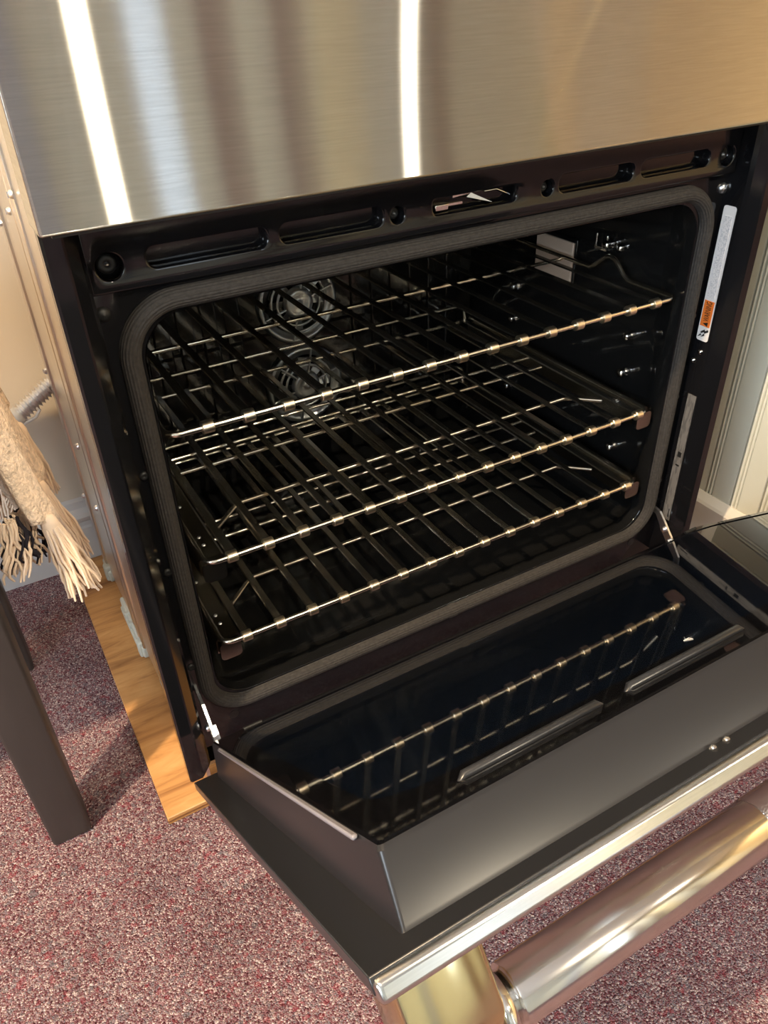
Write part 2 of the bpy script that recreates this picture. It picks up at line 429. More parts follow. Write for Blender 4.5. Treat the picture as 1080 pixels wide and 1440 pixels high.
window(3, lambda a, b, c: (a, RY0 - .05 + c, b), 2.06, 2.12, 0.2, 2.2, 'added thin window slit, a bright streak in the upper door', 1)
streak_posts = [(1.16, 1.30, 'brown'), (1.50, 1.62, 'brown'), (1.68, 1.90, 'cream'), (0.28, 0.42, 'greyblue'), (2.30, 2.38, 'brown'), (3.0, 3.2, 'cream')]  # added unseen posts, coloured to streak the upper door's reflection
for i, (a, c_, mt) in enumerate(streak_posts):
    struct(MB().box((a, RY0, 0), (c_, RY0 + .06, RZ), .006).build('streak_post_%d' % (i + 1), mt))

# ================================================================== LAMPS
def track_spot(loc, aim, power, size, label, color=(1.0, 0.75, 0.47), bs=1.0):
    r = empty('track_spotlight', loc)
    tag(r, label, 'spotlight', 'ceiling spotlights of the showroom')
    d = (Vector(aim) - Vector(loc)).normalized()
    MB().lathe([(0, -.14), (.045, -.14), (.06, -.12), (.075, .0), (.072, .0), (.055, -.10), (0, -.10)], (0, 0, 0), d, 20).build('housing', 'ceil', r)
    MB().lathe([(0, -.07), (.03 * bs, -.07), (.032 * bs, -.05), (.022 * bs, -.03), (0, -.022)], (0, 0, 0), d, 16).build('bulb', 'bulb', r)
    MB().tube([-d * .12, (0, 0, RZ - loc[2])], .012).build('stem', 'ceil', r)
    l = bpy.data.lights.new('spot_light', 'SPOT'); l.energy = power; l.color = color
    l.spot_size = math.radians(95); l.spot_blend = 0.6; l.shadow_soft_size = size
    o = bpy.data.objects.new('spot_light', l); COL.objects.link(o); o.parent = r
    o.location = d * .03; o.rotation_euler = d.to_track_quat('-Z', 'Y').to_euler()
track_spot((-0.95, -0.48, 2.30), (0.1, 0.1, 0.3), KEY, 0.03, 'warm track spotlight beyond the little dark table')
track_spot((0.56, -2.2, 2.3), (0.45, 0.1, 0.35), KEY * 0.55, 0.015, 'warm track spotlight aimed at the open oven door', (1.0, 0.86, 0.64), .55)
track_spot((2.83, -1.4, 2.3), (3.8, -2.2, 0.8), KEY * 0.9, 0.05, 'added unseen spotlight warming the golden wall for its reflection')  # added lamp, brightens the gold that the upper door mirrors

track_spot((1.86, -2.2, 2.3), (0.9, -0.9, 0.2), KEY * 0.12, 0.012, 'small track spotlight between the thin window and the brown posts', (1.0, 0.9, 0.75), .3)

track_spot((1.2, -1.6, 2.30), (1.6, -3.2, 0.7), 290.0, 0.05, 'added unseen fill spotlight washing the wall with the brown posts', (1.0, 0.97, 0.85))  # added fill lamp, brightens the room mirrored in the upper door

# ================================================================== THE WALL OVEN
W = 0.755; CX = W / 2
oven = empty('wall_oven', (CX, 0.28, 0.012))
tag(oven, 'stainless and black double wall oven with its lower door half open', 'oven')
OI = Matrix.Translation(oven.location).inverted()
def part(mb, name, mat, parent=oven, angle=None):
    o = mb.build(name, mat, parent, angle)
    if parent is oven: o.data.transform(OI)
    return o
def oplate(*a, **k):
    o = plate(*a, **k); o.data.transform(OI); return o
def otext(*a, **k):
    o = text(*a, **k); o.data.transform(OI); return o
XZ = lambda y: (lambda a, b, c: (a, y - c, b))

# body: galvanised case, inset behind the front frame
BX0, BX1, BY1 = 0.020, W - 0.020, 0.552
sp = MB().box((BX0, .012, .032), (BX0 + .004, BY1, 1.30))
for y0, y1, h in ((.296, .330, .003), (.352, .360, .002), (.515, .552, .003)):
    sp.box((BX0 - h, y0, .034), (BX0 + .001, y1, 1.29), .001, 1)
spo = part(sp, 'side_panel', 'galv')
part(MB().box((.0005, .0, .700), (BX0 + .002, .014, 1.30), .001, 1), 'side_flange', 'galv')
part(MB().box((BX1 - .004, .012, .032), (BX1, BY1, 1.30)), 'side_panel', 'galv')
part(MB().box((BX0 + .004, BY1 - .006, .032), (BX1 - .004, BY1, 1.30)), 'back_panel', 'galv')
part(MB().box((BX0 + .004, .06, .032), (BX1 - .004, BY1 - .006, .038)), 'bottom_panel', 'galv')
part(MB().box((BX0 + .004, .02, 1.294), (BX1 - .004, BY1 - .006, 1.30)), 'top_panel', 'galv')
sc = None
for y, z in ((.532, .572), (.532, .373), (.534, .163), (.375, .329), (.37, .236), (.285, .650), (.36, .62)):
    m_ = MB().lathe([(0, .004), (.0022, .0038), (.004, .0025), (.0045, 0)], (0, 0, 0), (-1, 0, 0), 10)
    m_.box((-.0048, -.0004, -.003), (-.0038, .0004, .003))
    if sc is None:
        sc = m_.build('screw', 'zinc', oven); o = sc
    else: o = share(sc, oven)
    o.location = Vector((BX0 - .003, y, z)) - oven.location

# front side columns
cp = [(0, .014), (0, .002), (.002, 0), (.0135, 0), (.0155, .0015), (.0245, .011), (.0275, .0155), (.028, .046), (.020, .046), (.018, .014)]
part(MB().prism(cp, .092, .70, lambda a, b, c: (a, b, c)), 'side_column', 'enamel')
part(MB().prism(cp, .092, .70, lambda a, b, c: (W - a, b, c)), 'side_column', 'enamel')
# face plate with the rounded opening
FY = 0.042
oplate('face_plate', [(.026, .085), (W - .026, .085), (W - .026, .70), (.026, .70)], [rrect(.059, W - .059, .150, .594, .040)],
       .006, .0015, 'enamel', oven, XZ(FY + .003))
# vent panel above the opening
slots = [(.0745, .1725), (.184, .280), (W - .280, W - .184), (W - .1725, W - .0745)]
holes = [rrect(a, b_, .6335, .6495, .007, 5) for a, b_ in slots]
holes.append(rrect(.331, .4235, .634, .6475, .005, 5))
scr = [(.046, .010), (.2945, .0070), (W - .2945, .0070), (W - .046, .010)]
holes += [circle(x, .640, r) for x, r in scr]
oplate('vent_panel', [(.0285, .620), (W - .0285, .620), (W - .0285, .70), (.0285, .70)], holes, .009, .0022, 'enamel', oven, XZ(FY - .006), bevres=3)
for a, b_ in slots:
    mb = MB().sweep(rrect_path(a, b_, .6335, .6495, .007, FY - .008, 5), (0, -1, 0), [(0.001, -.002), (.0, -.008), (-.002, -.012), (-.0025, -.013)])
    mb.box((a + .001, FY + .0045, .6345), (b_ - .001, FY + .0055, .6485))
    part(mb, 'vent_slot', 'enamel')
for x, r in scr:
    mb = MB().lathe([(r * .98, .0), (r * .98, .006), (r * .7, .0075), (0, .0075)], (x, FY - .008, .640), (0, 1, 0), 24)
    part(mb, 'screw_recess', 'enamel')
    mb = MB().lathe([(r * .74, .0), (r * .72, .003), (r * .6, .0042), (r * .25, .0045), (r * .2, .003), (0, .003)], (x, FY + .0005, .640), (0, -1, 0), 20)
    so = part(mb, 'screw', 'rubber')
    part(MB().lathe([(r * .2, .0), (r * .16, .0022), (0, .0026)], (x - CX, FY - .0025 - .28, .640 - .012), (0, -1, 0), 8), 'drive', 'zinc', so)
# door latch in its slot
mb = MB().box((.331, FY + .003, .632), (.4235, FY + .004, .650))
part(mb, 'latch_backing', 'rubber')
mb = MB().box((.337, FY - .004, .6345), (.352, FY + .002, .6405), .001).box((.352, FY - .002, .6375), (.368, FY + .001, .6395))
mb.add([(.358, FY - .001, .6465), (.378, FY - .001, .6455), (.396, FY - .010, .6365), (.389, FY - .010, .635), (.374, FY, .642), (.358, FY - .001, .6435),
        (.358, FY + .001, .6465), (.378, FY + .001, .6455), (.396, FY - .008, .6365), (.389, FY - .008, .635), (.374, FY + .002, .642), (.358, FY + .001, .6435)],
       [(0, 1, 2, 3, 4, 5), (11, 10, 9, 8, 7, 6), (0, 6, 7, 1), (1, 7, 8, 2), (2, 8, 9, 3), (3, 9, 10, 4), (4, 10, 11, 5), (5, 11, 6, 0)])
part(mb, 'latch', 'chrome')
part(MB().tube([(.392, FY - .002, .645), (.405, FY - .003, .6455), (.421, FY - .002, .6385)], .0012, 6), 'latch_spring', 'chrome')

# woven gasket round the opening
gp = []
for k in range(41):
    a = PI * k / 40
    rr_ = .0085 + .00035 * math.cos(k * 2 * PI / 4)
    gp.append((-rr_ * math.cos(a), rr_ * 1.15 * math.sin(a)))
part(MB().sweep(rrect_path(.0475, W - .0475, .139, .605, .046, FY, 12), (0, -1, 0), gp), 'gasket', 'gasket')
mb = MB().sweep([((x, FY, .139), (0, 0, -1)) for x in (.362, .3635, .372, .3735)], (0, -1, 0),
                [(u * 1.12, v * 1.10) for u, v in gp], closed=False)
part(mb, 'gasket_joint', 'gasket')

# cavity liner
def rloop(y, x0, x1, z0, z1, r): return [(a, y, b_) for a, b_ in rrect(x0, x1, z0, z1, r, 8)]
loops = [rloop(FY + .001, .0595, W - .0595, .1505, .5935, .040), rloop(FY + .010, .0610, W - .0610, .152, .592, .040),
         rloop(FY + .018, .0600, W - .0600, .150, .594, .040), rloop(FY + .030, .0540, W - .0540, .142, .612, .034),
         rloop(FY + .045, .0520, W - .0520, .140, .626, .030), rloop(.465, .0520, W - .0520, .140, .626, .030), rloop(.480, .060, W - .060, .148, .618, .026)]
mb = MB(); n = len(loops[0]); v = [p for l in loops for p in l]; f = []
for i in range(len(loops) - 1):
    for k in range(n): f.append((i * n + k, i * n + (k + 1) % n, (i + 1) * n + (k + 1) % n, (i + 1) * n + k))
mb.add(v, f, True)
part(mb, 'cavity_liner', 'cavity', angle=40)
# back baffle with tall pressed ribs
bk = part(MB().box((.056, .478, .144), (W - .056, .486, .622)), 'back_wall', 'cavity')
for x in (.10, .135, .17, .205, .24, .275, W - .275, W - .24, W - .205, W - .17, W - .135, W - .10):
    o = MB().box((x - .012, .474, .175), (x + .012, .480, .60), .0025, 2).build('rib', 'cavity', bk); o.data.transform(OI)
# two convection fans on the back wall
for z, lab in ((.415, 0), (.281, 1)):
    fo = part(MB().lathe([(.064, .0), (.064, .006), (.060, .009), (.057, .009), (.055, .005), (.050, .004), (.048, .002)], (CX, .479, z), (0, -1, 0), 40), 'fan_cover', 'fanmetal')
    loc = Vector((CX, .479, z)) - oven.location
    for rr_ in (.044, .034):
        MB().lathe([(rr_ + .0022, .010), (rr_, .0125), (rr_ - .0022, .010), (rr_, .0085), (rr_ + .0022, .010)], loc, (0, -1, 0), 32).build('grille_ring', 'fanmetal', fo)
    for k in range(6):
        a = 2 * PI * k / 6 + .3
        p = Vector((math.cos(a), 0, math.sin(a)))
        MB().tube([loc + p * .020 + Vector((0, -.011, 0)), loc + p * .058 + Vector((0, -.010, 0))], .002, 6).build('grille_spoke', 'fanmetal', fo)
    for k in range(8):
        a = 2 * PI * k / 8
        q = [Vector((math.cos(a) * r + math.sin(a) * w_, -.002 - d_, math.sin(a) * r - math.cos(a) * w_)) + loc for r, w_, d_ in
             ((.018, -.004, 0), (.046, -.007, 0), (.046, .008, .006), (.018, .005, .005))]
        MB().add(q, [(0, 1, 2, 3)], True).build('fan_blade', 'fanmetal', fo)
    MB().lathe([(.024, .006), (.022, .013), (.014, .0145), (.010, .012), (.004, .012), (.003, .018), (0, .018)], loc, (0, -1, 0), 24).build('hub', 'fanmetal', fo)
# rack supports: bright round studs on both side walls
sup = None
for side in (0, 1):
    for z in (.241, .357, .409, .515):
        for y in ((.118, .36) if z < .5 else (.176, .36)):
            if sup is None:
                sup = MB().lathe([(.0065, 0), (.0065, .004), (.0045, .006), (.0045, .010), (.006, .012), (.005, .0145), (0, .015)], (0, 0, 0), (-1, 0, 0), 14).build('rack_stud', 'chrome', oven); o = sup
            else: o = share(sup, oven)
            o.location = Vector(((W - .052) if not side else .052, y, z)) - oven.location
            if side: o.rotation_euler = (0, PI, 0)
# lamp window on the right wall, clip above the top rack
lf = part(MB().box((W - .057, .236, .440), (W - .050, .322, .506), .002), 'lamp_frame', 'cavity')
MB().box((W - .060 - CX, .240 - .28, .445 - .012), (W - .056 - CX, .318 - .28, .501 - .012), .0015).build('lens', 'lens', lf)
mb = MB().box((W - .060, .178, .505), (W - .052, .200, .5085)).box((W - .060, .178, .505), (W - .057, .181, .525), .001).box((W - .060, .197, .505), (W - .057, .200, .525), .001)
part(mb, 'sensor_clip', 'chrome')
part(MB().lathe([(.006, 0), (.006, .005), (.004, .008), (0, .008)], (W - .052, .158, .514), (-1, 0, 0), 6), 'bolt', 'chrome')
# broil element under the ceiling
pts = []
for k in range(6):
    y = .10 + .06 * k
    xs = (.12, W - .12) if k % 2 == 0 else (W - .12, .12)
    pts += [(xs[0], y, .600), (xs[1], y, .600)]
part(MB().tube(pts, .004, 8), 'broil_element', 'rubber')

# labels on the inner wall of the right column (facing -X)
LX = W - .0281
lab = part(MB().add([(LX - .0004, y, z) for y, z in rrect(.0195, .0365, .426, .586, .003, 4)], [tuple(range(20))]).add(
    [(LX + .0003, y, z) for y, z in rrect(.0195, .0365, .426, .586, .003, 4)], [tuple(range(20))[::-1]]), 'warning_label', 'label')
def lab_rect(name, y0, y1, z0, z1, mat, dx=.0007):
    o = MB().box((LX - dx, y0, z0), (LX - .0003, y1, z1)).build(name, mat, lab); o.data.transform(OI); return o
lab_rect('orange_band', .0208, .0352, .4445, .4765, 'orange')
lab_rect('fine_print', .0225, .0335, .480, .575, 'fineprint')
def YZtext(y, z):   # baseline runs up +Z, letters' tops towards +Y, seen from -X
    return Matrix(((0, 0, -1, LX - .0008), (0, 1, 0, y), (1, 0, 0, z), (0, 0, 0, 1)))
o = text('warning_text', 'WARNING', .0054, 'ink', lab, YZtext(.0238, .4512) @ Matrix.Diagonal((0.93, 2.1, 1, 1))); o.data.transform(OI @ Matrix.Identity(4))
tri = MB().add([(LX - .0008, .0240, .4452), (LX - .0008, .0240, .4506), (LX - .0008, .0315, .4479)], [(0, 1, 2)])
o = tri.build('warning_triangle', 'ink', lab); o.data.transform(OI)
for dy in (0, .0055):
    q = [(.0215, .4420), (.0272, .4380), (.0262, .4362), (.0305, .4305), (.0250, .4335), (.0262, .4358), (.0205, .4392)]
    o = MB().add([(LX - .0008, a + dy * .9, b_ - dy * .15) for a, b_ in q], [tuple(range(7))]).build('shock_symbol', 'ink', lab); o.data.transform(OI)
dp = part(MB().box((LX - .0006, .0175, .157), (LX + .0003, .0305, .353)), 'data_plate', 'foil')
for z0, z1 in ((.246, .2485), (.260, .268)):
    o = MB().box((LX - .0008, .0205, z0), (LX - .0005, .0265, z1)).build('data_print', 'ink', dp); o.data.transform(OI)
o = MB().box((LX - .0008, .0195, .162), (LX - .0005, .0215, .176)).build('data_print', 'ink', dp); o.data.transform(OI)
for z, y in ((.412, .026), (.398, .034)):
    part(MB().lathe([(.0035, 0), (.003, .002), (0, .003)], (LX, y, z), (-1, 0, 0), 10), 'rivet', 'chrome')
part(MB().lathe([(.006, 0), (.0055, .003), (.003, .004), (0, .005)], (W - .031, FY, .603), (0, -1, 0), 12), 'screw', 'zinc')
part(MB().lathe([(.006, 0), (.0055, .003), (.003, .004), (0, .005)], (.035, FY, .603), (0, -1, 0), 12), 'screw', 'rubber')
for x in (.036, W - .036):
    for z in (.455, .345, .215):
        part(MB().lathe([(.0045, 0), (.004, .0015), (.002, .002), (0, .001)], (x, FY, z), (0, -1, 0), 10), 'screw', 'rubber')
for x in (.07, W - .07):
    part(MB().lathe([(.006, .0004), (0, .0006)], (x, FY, .120), (0, -1, 0), 14), 'drain_hole', 'rubber')
# upper hinge pocket seen beneath the closed door on the right
mb = MB().prism([(.664, .004), (.70, .004), (.70, .014), (.672, .014), (.664, .010)], W - .0265, W - .0185, lambda a, b_, c: (c, b_ - .006, a))
part(mb, 'upper_hinge', 'chrome')

# closed upper door, brushed stainless, and the fascia over it
part(MB().box((-.004, -.045, .6854), (W + .004, -.006, 1.13), .0022, 3), 'upper_door', 'stainless')
part(MB().box((.004, -.040, .6834), (W - .004, -.004, .6862)), 'upper_door_seal', 'rubber')
part(MB().box((0, -.038, 1.136), (W, .03, 1.30), .003), 'control_panel', 'flange')
part(MB().box((.03, .0, .70), (W - .03, .05, 1.14)), 'upper_frame', 'enamel')

# feet: white plastic base clips under the left edge and the right edge
for x in (.025, W - .025):
    s_ = 1 if x < .3 else -1
    for y0, y1 in ((.50, .545), (.30, .43)):
        mb = MB().box((x - .010, y0, .012), (x + .030, y1, .033), .003)
        mb.box((x - .014, y0 + .004, .012), (x + .010, y0 + .020, .040), .003)
        if y1 - y0 > .1: mb.box((x - .013, y0 + .035, .012), (x + .005, y1 - .01, .024), .002).box((x - .013, y0 + .06, .02), (x + .005, y0 + .066, .034), .001).box((x - .013, y0 + .085, .02), (x + .005, y0 + .091, .034), .001)
        part(mb, 'foot', 'plastic')
    part(MB().box((x - .004, .19, .012), (x + .030, .245, .033), .003), 'foot', 'plastic')

# flexible metal conduit leaving the back of the oven
ca, cb = Vector((.030, .566, .345)), Vector((-.036, .556, .308))
mb = MB(); d = (cb - ca); L = d.length; d.normalize()
prof = []; nr = 13
for i in range(nr * 4 + 1):
    t = i / 4; prof.append((.0115 + .0024 * math.sin(2 * PI * t), L * i / (nr * 4)))
mb.lathe(prof, ca, d, 16)
cnd = part(mb, 'conduit', 'zinc')
o = MB().lathe([(.0, L - .004), (.013, L - .004), (.013, L + .012), (.0, L + .012)], ca, d, 16).build('connector', 'tag', cnd); o.data.transform(OI)
o = MB().tube([cb + Vector((.004, -.006, -.012)), cb + Vector((.022, -.008, -.006)), cb + Vector((.030, -.008, .004)), cb + Vector((.026, -.006, .008))], .0022, 6).build('wire_tie', 'tag', cnd); o.data.transform(OI)

# hinge arms between frame and lower door
def hinge(x):
    mb = MB()
    poly = [(.046, .166), (.034, .163), (.024, .150), (.020, .142), (.010, .136), (.002, .124), (-.008, .116), (-.030, .112),
            (-.036, .124), (-.018, .126), (-.008, .131), (-.002, .139), (.006, .147), (.014, .156), (.028, .170), (.046, .174)]
    mb.prism(poly, x - .0016, x + .0016, lambda a, b_, c: (c, a, b_))
    mb.prism([(.016, .146), (.020, .138), (.008, .126), (.000, .132)], x + .0016, x + .006, lambda a, b_, c: (c, a, b_))
    o = part(mb, 'hinge', 'zinc')
    for y, z in ((.014, .148), (-.006, .123)):
        MB().lathe([(.004, 0), (.004, .003), (.0025, .0045), (0, .0045)], Vector((x - .0016, y, z)) - oven.location, (-1, 0, 0), 10).build('rivet', 'zinc', o)
hinge(.0365); hinge(W - .0365)

# ------------------------------------------------------------------ lower door, half open (local: x, -s along door, h up from its inner flange)
TH = 0.7282
dloc = Vector((0, .0363, .070))
S0, S1 = 0.092, 0.638
def L3(x, s, h): return (x, -s, h)
mb = MB().box((0, -S1, -.012), (W, -S0, -.0015), .003, 3)
door = mb.build('lower_door', 'doorsteel', oven)
door.location = dloc - oven.location; door.rotation_euler = (-TH, 0, 0)
door['label'] = 'half open lower oven door, steel outside and black inside'
dp_ = lambda mb, name, mat, angle=None: mb.build(name, mat, door, angle)
dp_(MB().box((-.0006, -S1 + .0035, -.008), (W + .0006, -S0 + .001, .0), .0006, 1), 'flange', 'flange')
# raised inner pan, side walls leaning slightly inward
def panloop(x, sa, sb, h, r): return [(a, b_, h) for a, b_ in rrect(x, W - x, -sb, -sa, r, 5)]
PH = 0.035
loops = [panloop(.0215, .112, .6185, -.0005, .002), panloop(.0225, .113, .6175, .002, .002), panloop(.0262, .1185, .6120, PH - .003, .003),
         panloop(.0275, .120, .6105, PH - .0008, .003), panloop(.0295, .122, .6085, PH, .003), panloop(.046, .142, .566, PH, .032), panloop(.0475, .1435, .5645, PH - .0015, .031)]
mb = MB(); n = len(loops[0]); v = [p for l in loops for p in l]; f = []
for i in range(len(loops) - 1):
    for k in range(n): f.append((i * n + k, i * n + (k + 1) % n, (i + 1) * n + (k + 1) % n, (i + 1) * n + k))
nw = n * 3
mb.add(v, f[:nw], True)
dp_(mb, 'pan_wall', 'satin', 25)
mb = MB().add(v, f[nw:n * 4] + f[n * 5:], True); mb.add(v[n * 4:n * 6], [tuple(i - n * 4 for i in q) for q in f[n * 4:n * 5]], False)
dp_(mb, 'inner_pan', 'pan', 25)
mb = MB().add(panloop(.047, .143, .565, PH - .0010, .031), [tuple(range(n))])
mb.add(panloop(.047, .143, .565, PH - .005, .031), [tuple(range(n))[::-1]])
dp_(mb, 'inner_glass', 'glass')
# long pressed beads along the pan's outer edge
for xa, xb in ((.082, .176), (.192, .287), (W - .287, W - .192), (W - .176, W - .082)):
    mb = MB().tube([(xa, -.5865, PH - .001), (xa + .004, -.5865, PH + .0012), (xb - .004, -.5865, PH + .0012), (xb, -.5865, PH - .001)], [.0010, .0028, .0028, .0010], 10)
    dp_(mb, 'pressed_bead', 'flange')
dp_(MB().box((.0232, -.585, PH - .0025), (.0268, -.180, PH + .0004), .001, 1), 'edge_trim', 'strip')
for x in (.060, W - .060):
    dp_(MB().tube([(x, -.128, PH), (x + .02, -.128, PH)], .002, 8), 'hinge_slot', 'rubber')
tr = [(.272, -.551), (.2765, -.551), (.2745, -.5565)]
mb = MB()
for i in range(3): mb.tube([(*tr[i], PH - .0008), (*tr[(i + 1) % 3], PH - .0008)], .0003, 4)
dp_(mb, 'triangle_mark', 'tag')  # small pale triangle outline on the glass
for x in (.206, .216, .255, .265, .345, .355):
    dp_(MB().lathe([(.0022, 0), (.0018, .0012), (0, .0018)], (x, -.6205, .0), (0, 0, 1), 8), 'flange_rivet', 'chrome')

# handle: two curved steel brackets and a thick bar with a knurled grip
def handle(parent, hs, hh, r, flip, y0):
    """bar centre at (s=hs, h=hh) in the parent's local (x,-s,h); brackets reach the door skin at h=y0"""
    for x0, x1, inn in ((.022, .076, 1), (W - .076, W - .022, -1)):
        ns = 10; v = []; f = []
        prof = []                       # side outline in (s, h)
        top = [(hs + .030, y0 + .002), (hs + .027, y0 - .018), (hs + .024, hh + .012), (hs + .019, hh - .006), (hs + .006, hh - .019), (hs - .008, hh - .020)]
        bot = [(hs - .022, hh - .008), (hs - .026, hh + .010), (hs - .030, y0 - .018), (hs - .034, y0 + .002)]
        prof = top + bot
        mb = MB().prism(prof, x0, x1, lambda a, b_, c: (c, -a, b_))
        bm = bmesh.new(); me = bpy.data.meshes.new('t'); me.from_pydata(mb.v, [], mb.f); bm.from_mesh(me)
        bmesh.ops.bevel(bm, geom=[e_ for e_ in bm.edges if len(e_.link_faces) == 2 and e_.calc_face_angle(0) > 1.2], offset=.0035, segments=3, affect='EDGES', profile=.5)
        bm.to_mesh(me); bm.free()
        for p in me.polygons: p.use_smooth = True
        me.materials.append(M['warmsteel']); me.set_sharp_from_angle(angle=math.radians(32))
        o = bpy.data.objects.new('handle_bracket', me); COL.objects.link(o); o.parent = parent
        o['label'] = 'polished steel handle bracket, warm reflection in its colour'
        xs = x1 if inn > 0 else x0
        mb = MB().lathe([(0, -.002), (r * 1.25, -.002), (r * 1.25, .004), (r * .86, .008), (r * .80, .012), (r * .80, .020)], (xs, -hs, hh), (inn, 0, 0), 32)
        mb.build('handle_collar', 'chrome', parent)
    g0 = .287
    for nm, a, b_, mt, rr_ in (('handle_bar', .088, g0, 'steel', r), ('handle_bar', W - g0, W - .088, 'steel', r), ('handle_grip', g0, W - g0, 'knurl', r * 1.02)):
        mb = MB().lathe([(rr_ * .80, a), (rr_ * .97, a), (rr_, a + .001), (rr_, b_ - .001), (rr_ * .97, b_), (rr_ * .80, b_)], (0, -hs, hh), (1, 0, 0), 48)
        mb.build(nm, mt, parent, 30)
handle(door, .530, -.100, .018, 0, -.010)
# the closed upper door carries the same handle at its top
for o in list(oven.children):
    if o.name.startswith('upper_door') and 'seal' not in o.name: udoor = o
uh = bpy.data.objects.new('handle_mount', None)
def upper_handle():
    before = set(bpy.data.objects)
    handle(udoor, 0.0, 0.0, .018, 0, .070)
    for o in set(bpy.data.objects) - before:
        # local (x,-s,h): s up, h towards the door
        o.data.transform(Matrix(((1, 0, 0, 0), (0, 0, 1, -.115), (0, -1, 0, 1.075), (0, 0, 0, 1))))
        o.data.transform(OI)
upper_handle(); bpy.data.objects.remove(uh)

# ================================================================== OVEN RACKS
PITCH = 0.0395
def bent(x0, x1, y, z, r, back):      # front rod turning back into side wires
    pts = [(x0, back, z), (x0, y + r, z)]
    for k in range(1, 6): a = PI + PI / 2 * k / 5; pts.append((x0 + r + r * math.cos(a), y + r + r * math.sin(a), z))
    for k in range(0, 6): a = 1.5 * PI + PI / 2 * k / 5; pts.append((x1 - r + r * math.cos(a), y + r + r * math.sin(a), z))
    pts += [(x1, back, z)]
    return pts
def hump(pts, x, y0, y1, hz, z):       # a raised stop in a side wire
    out = []
    for i in range(9):
        t = i / 8; out.append((x, y0 + (y1 - y0) * t, z + hz * (0.5 - 0.5 * math.cos(2 * PI * t)) ** .8))
    return out
def make_rack(Y, Z, x0, x1, slide, label):
    root = empty('oven_rack', (CX, Y + .2, Z)); tag(root, label, 'oven rack', 'racks in the lower oven')
    T = Matrix.Translation(root.location).inverted()
    def p(mb, name, mat, angle=None, parent=root):
        o = mb.build(name, mat, parent, angle); o.data.transform(T); return o
    YB = .445
    pts = bent(x0, x1, Y, Z, .012, YB)
    if not slide:
        i0 = pts.index((x0, Y + .012, Z)); body = pts[1:-1]
        hl = hump(None, x0, .195, .125, .022, Z); hr = hump(None, x1, .125, .195, .022, Z)
        pts = [(x0, YB, Z), (x0, .21, Z)] + hl + [(x0, .11, Z)] + body + [(x1, .11, Z)] + hr + [(x1, .21, Z), (x1, YB, Z)]
    p(MB().tube(pts, .0030, 10), 'front_rod', 'nickel')
    rods = [(.252, 0), (YB, 0)] if not slide else [(.233, 0), (YB, 0)]
    for y, dz in rods:
        xa, xb = (x0, x1) if not slide else (.105, W - .105)
        p(MB().tube([(xa, y, Z - .004 + dz), (xb, y, Z - .004 + dz)], .0028, 8), 'cross_rod', 'nickel')
    if slide:
        p(MB().tube([(.106, .104, Z - .004), (.134, .130, Z - .004), (.146, .137, Z - .004), (W - .146, .137, Z - .004), (W - .134, .130, Z - .004), (W - .106, .104, Z - .004)], .0028, 8), 'cross_rod', 'nickel')
        p(MB().tube([(.09, .283, Z - .012), (W - .09, .283, Z - .012)], .0024, 8), 'cross_rod', 'nickel')
    p(MB().tube([(x0 + .01, YB, Z), (x0 + .012, YB + .002, Z + .018), (x0 + .022, YB + .002, Z + .024), (x1 - .022, YB + .002, Z + .024), (x1 - .012, YB + .002, Z + .018), (x1 - .01, YB, Z)], .0028, 8), 'backstop_rod', 'nickel')
    # flat strips, each wrapped round the front rod
    bar0 = col0 = None
    w = .0044
    for k in range(15):
        x = CX + (k - 7) * PITCH
        if bar0 is None:
            prof = []
            secs = [(Y, .0035), (Y + .010, .0038), (Y + .03, .0030), (YB - .03, .0030), (YB - .006, .0025), (YB + .004, -.001), (YB + .005, -.008)]
            v = []; f = []
            for (yy, zz) in secs:
                v += [(-w, yy, Z + zz - .0018), (-w * .8, yy, Z + zz), (w * .8, yy, Z + zz), (w, yy, Z + zz - .0018)]
            for i in range(len(secs) - 1):
                for j in range(3): f.append((i * 4 + j, i * 4 + j + 1, i * 4 + 5 + j, i * 4 + 4 + j))
                f.append((i * 4 + 3, i * 4, i * 4 + 4, i * 4 + 7))
            bar0 = p(MB().add(v, f, True), 'bar', 'nickel_bar', 40); o = bar0
            mbx = bar0.data
            mbx.transform(Matrix.Translation((CX, 0, 0)))
            col0 = p(MB().lathe([(.003, -.0054), (.0056, -.0054), (.0061, -.0048), (.0061, .0048), (.0056, .0054), (.003, .0054)], (CX, Y, Z), (1, 0, 0), 18), 'collar', 'collar', 35)
            oc = col0
        else:
            o = share(bar0, root); oc = share(col0, root)
        o.location.x = x - CX; oc.location.x = x - CX
    if slide:
        for s_ in (1, -1):
            fx = (lambda a: a) if s_ > 0 else (lambda a: W - a)
            fr = lambda a, b_, c: (fx(a), c, Z + b_)
            prof = [(.0695, -.0215), (.0695, -.004), (.072, -.0015), (.094, -.0015), (.0965, -.004), (.0965, -.0215), (.0945, -.0215), (.0945, -.005), (.0715, -.005), (.0715, -.0215)]
            ro = p(MB().prism(prof, Y + .012, .43, fr), 'slide_rail', 'slide')
            for y in (Y + .035, Y + .05, .16, .25):
                o = MB().lathe([(.0022, 0), (.0018, .0009), (0, .0012)], (fx(.083), y, Z - .0016), (0, 0, 1), 8).build('rivet', 'zinc', ro); o.data.transform(T)
            mb = MB().prism([(a, b_) for a, b_ in rrect(.0705, .0945, -.027, -.004, .005, 4)], Y + .004, Y + .007, fr)
            p(mb, 'slide_tab', 'slide')
    return root
make_rack(.0474, .4826, .064, W - .068, False, 'flat wire rack with raised side stops, topmost in the oven')
make_rack(.0441, .3365, .0745, W - .0825, True, 'gliding rack on steel slides, between the topmost and lowest oven racks')
make_rack(.0426, .2279, .0745, W - .0825, True, 'lowest gliding rack in the oven, reflected in the open door glass')

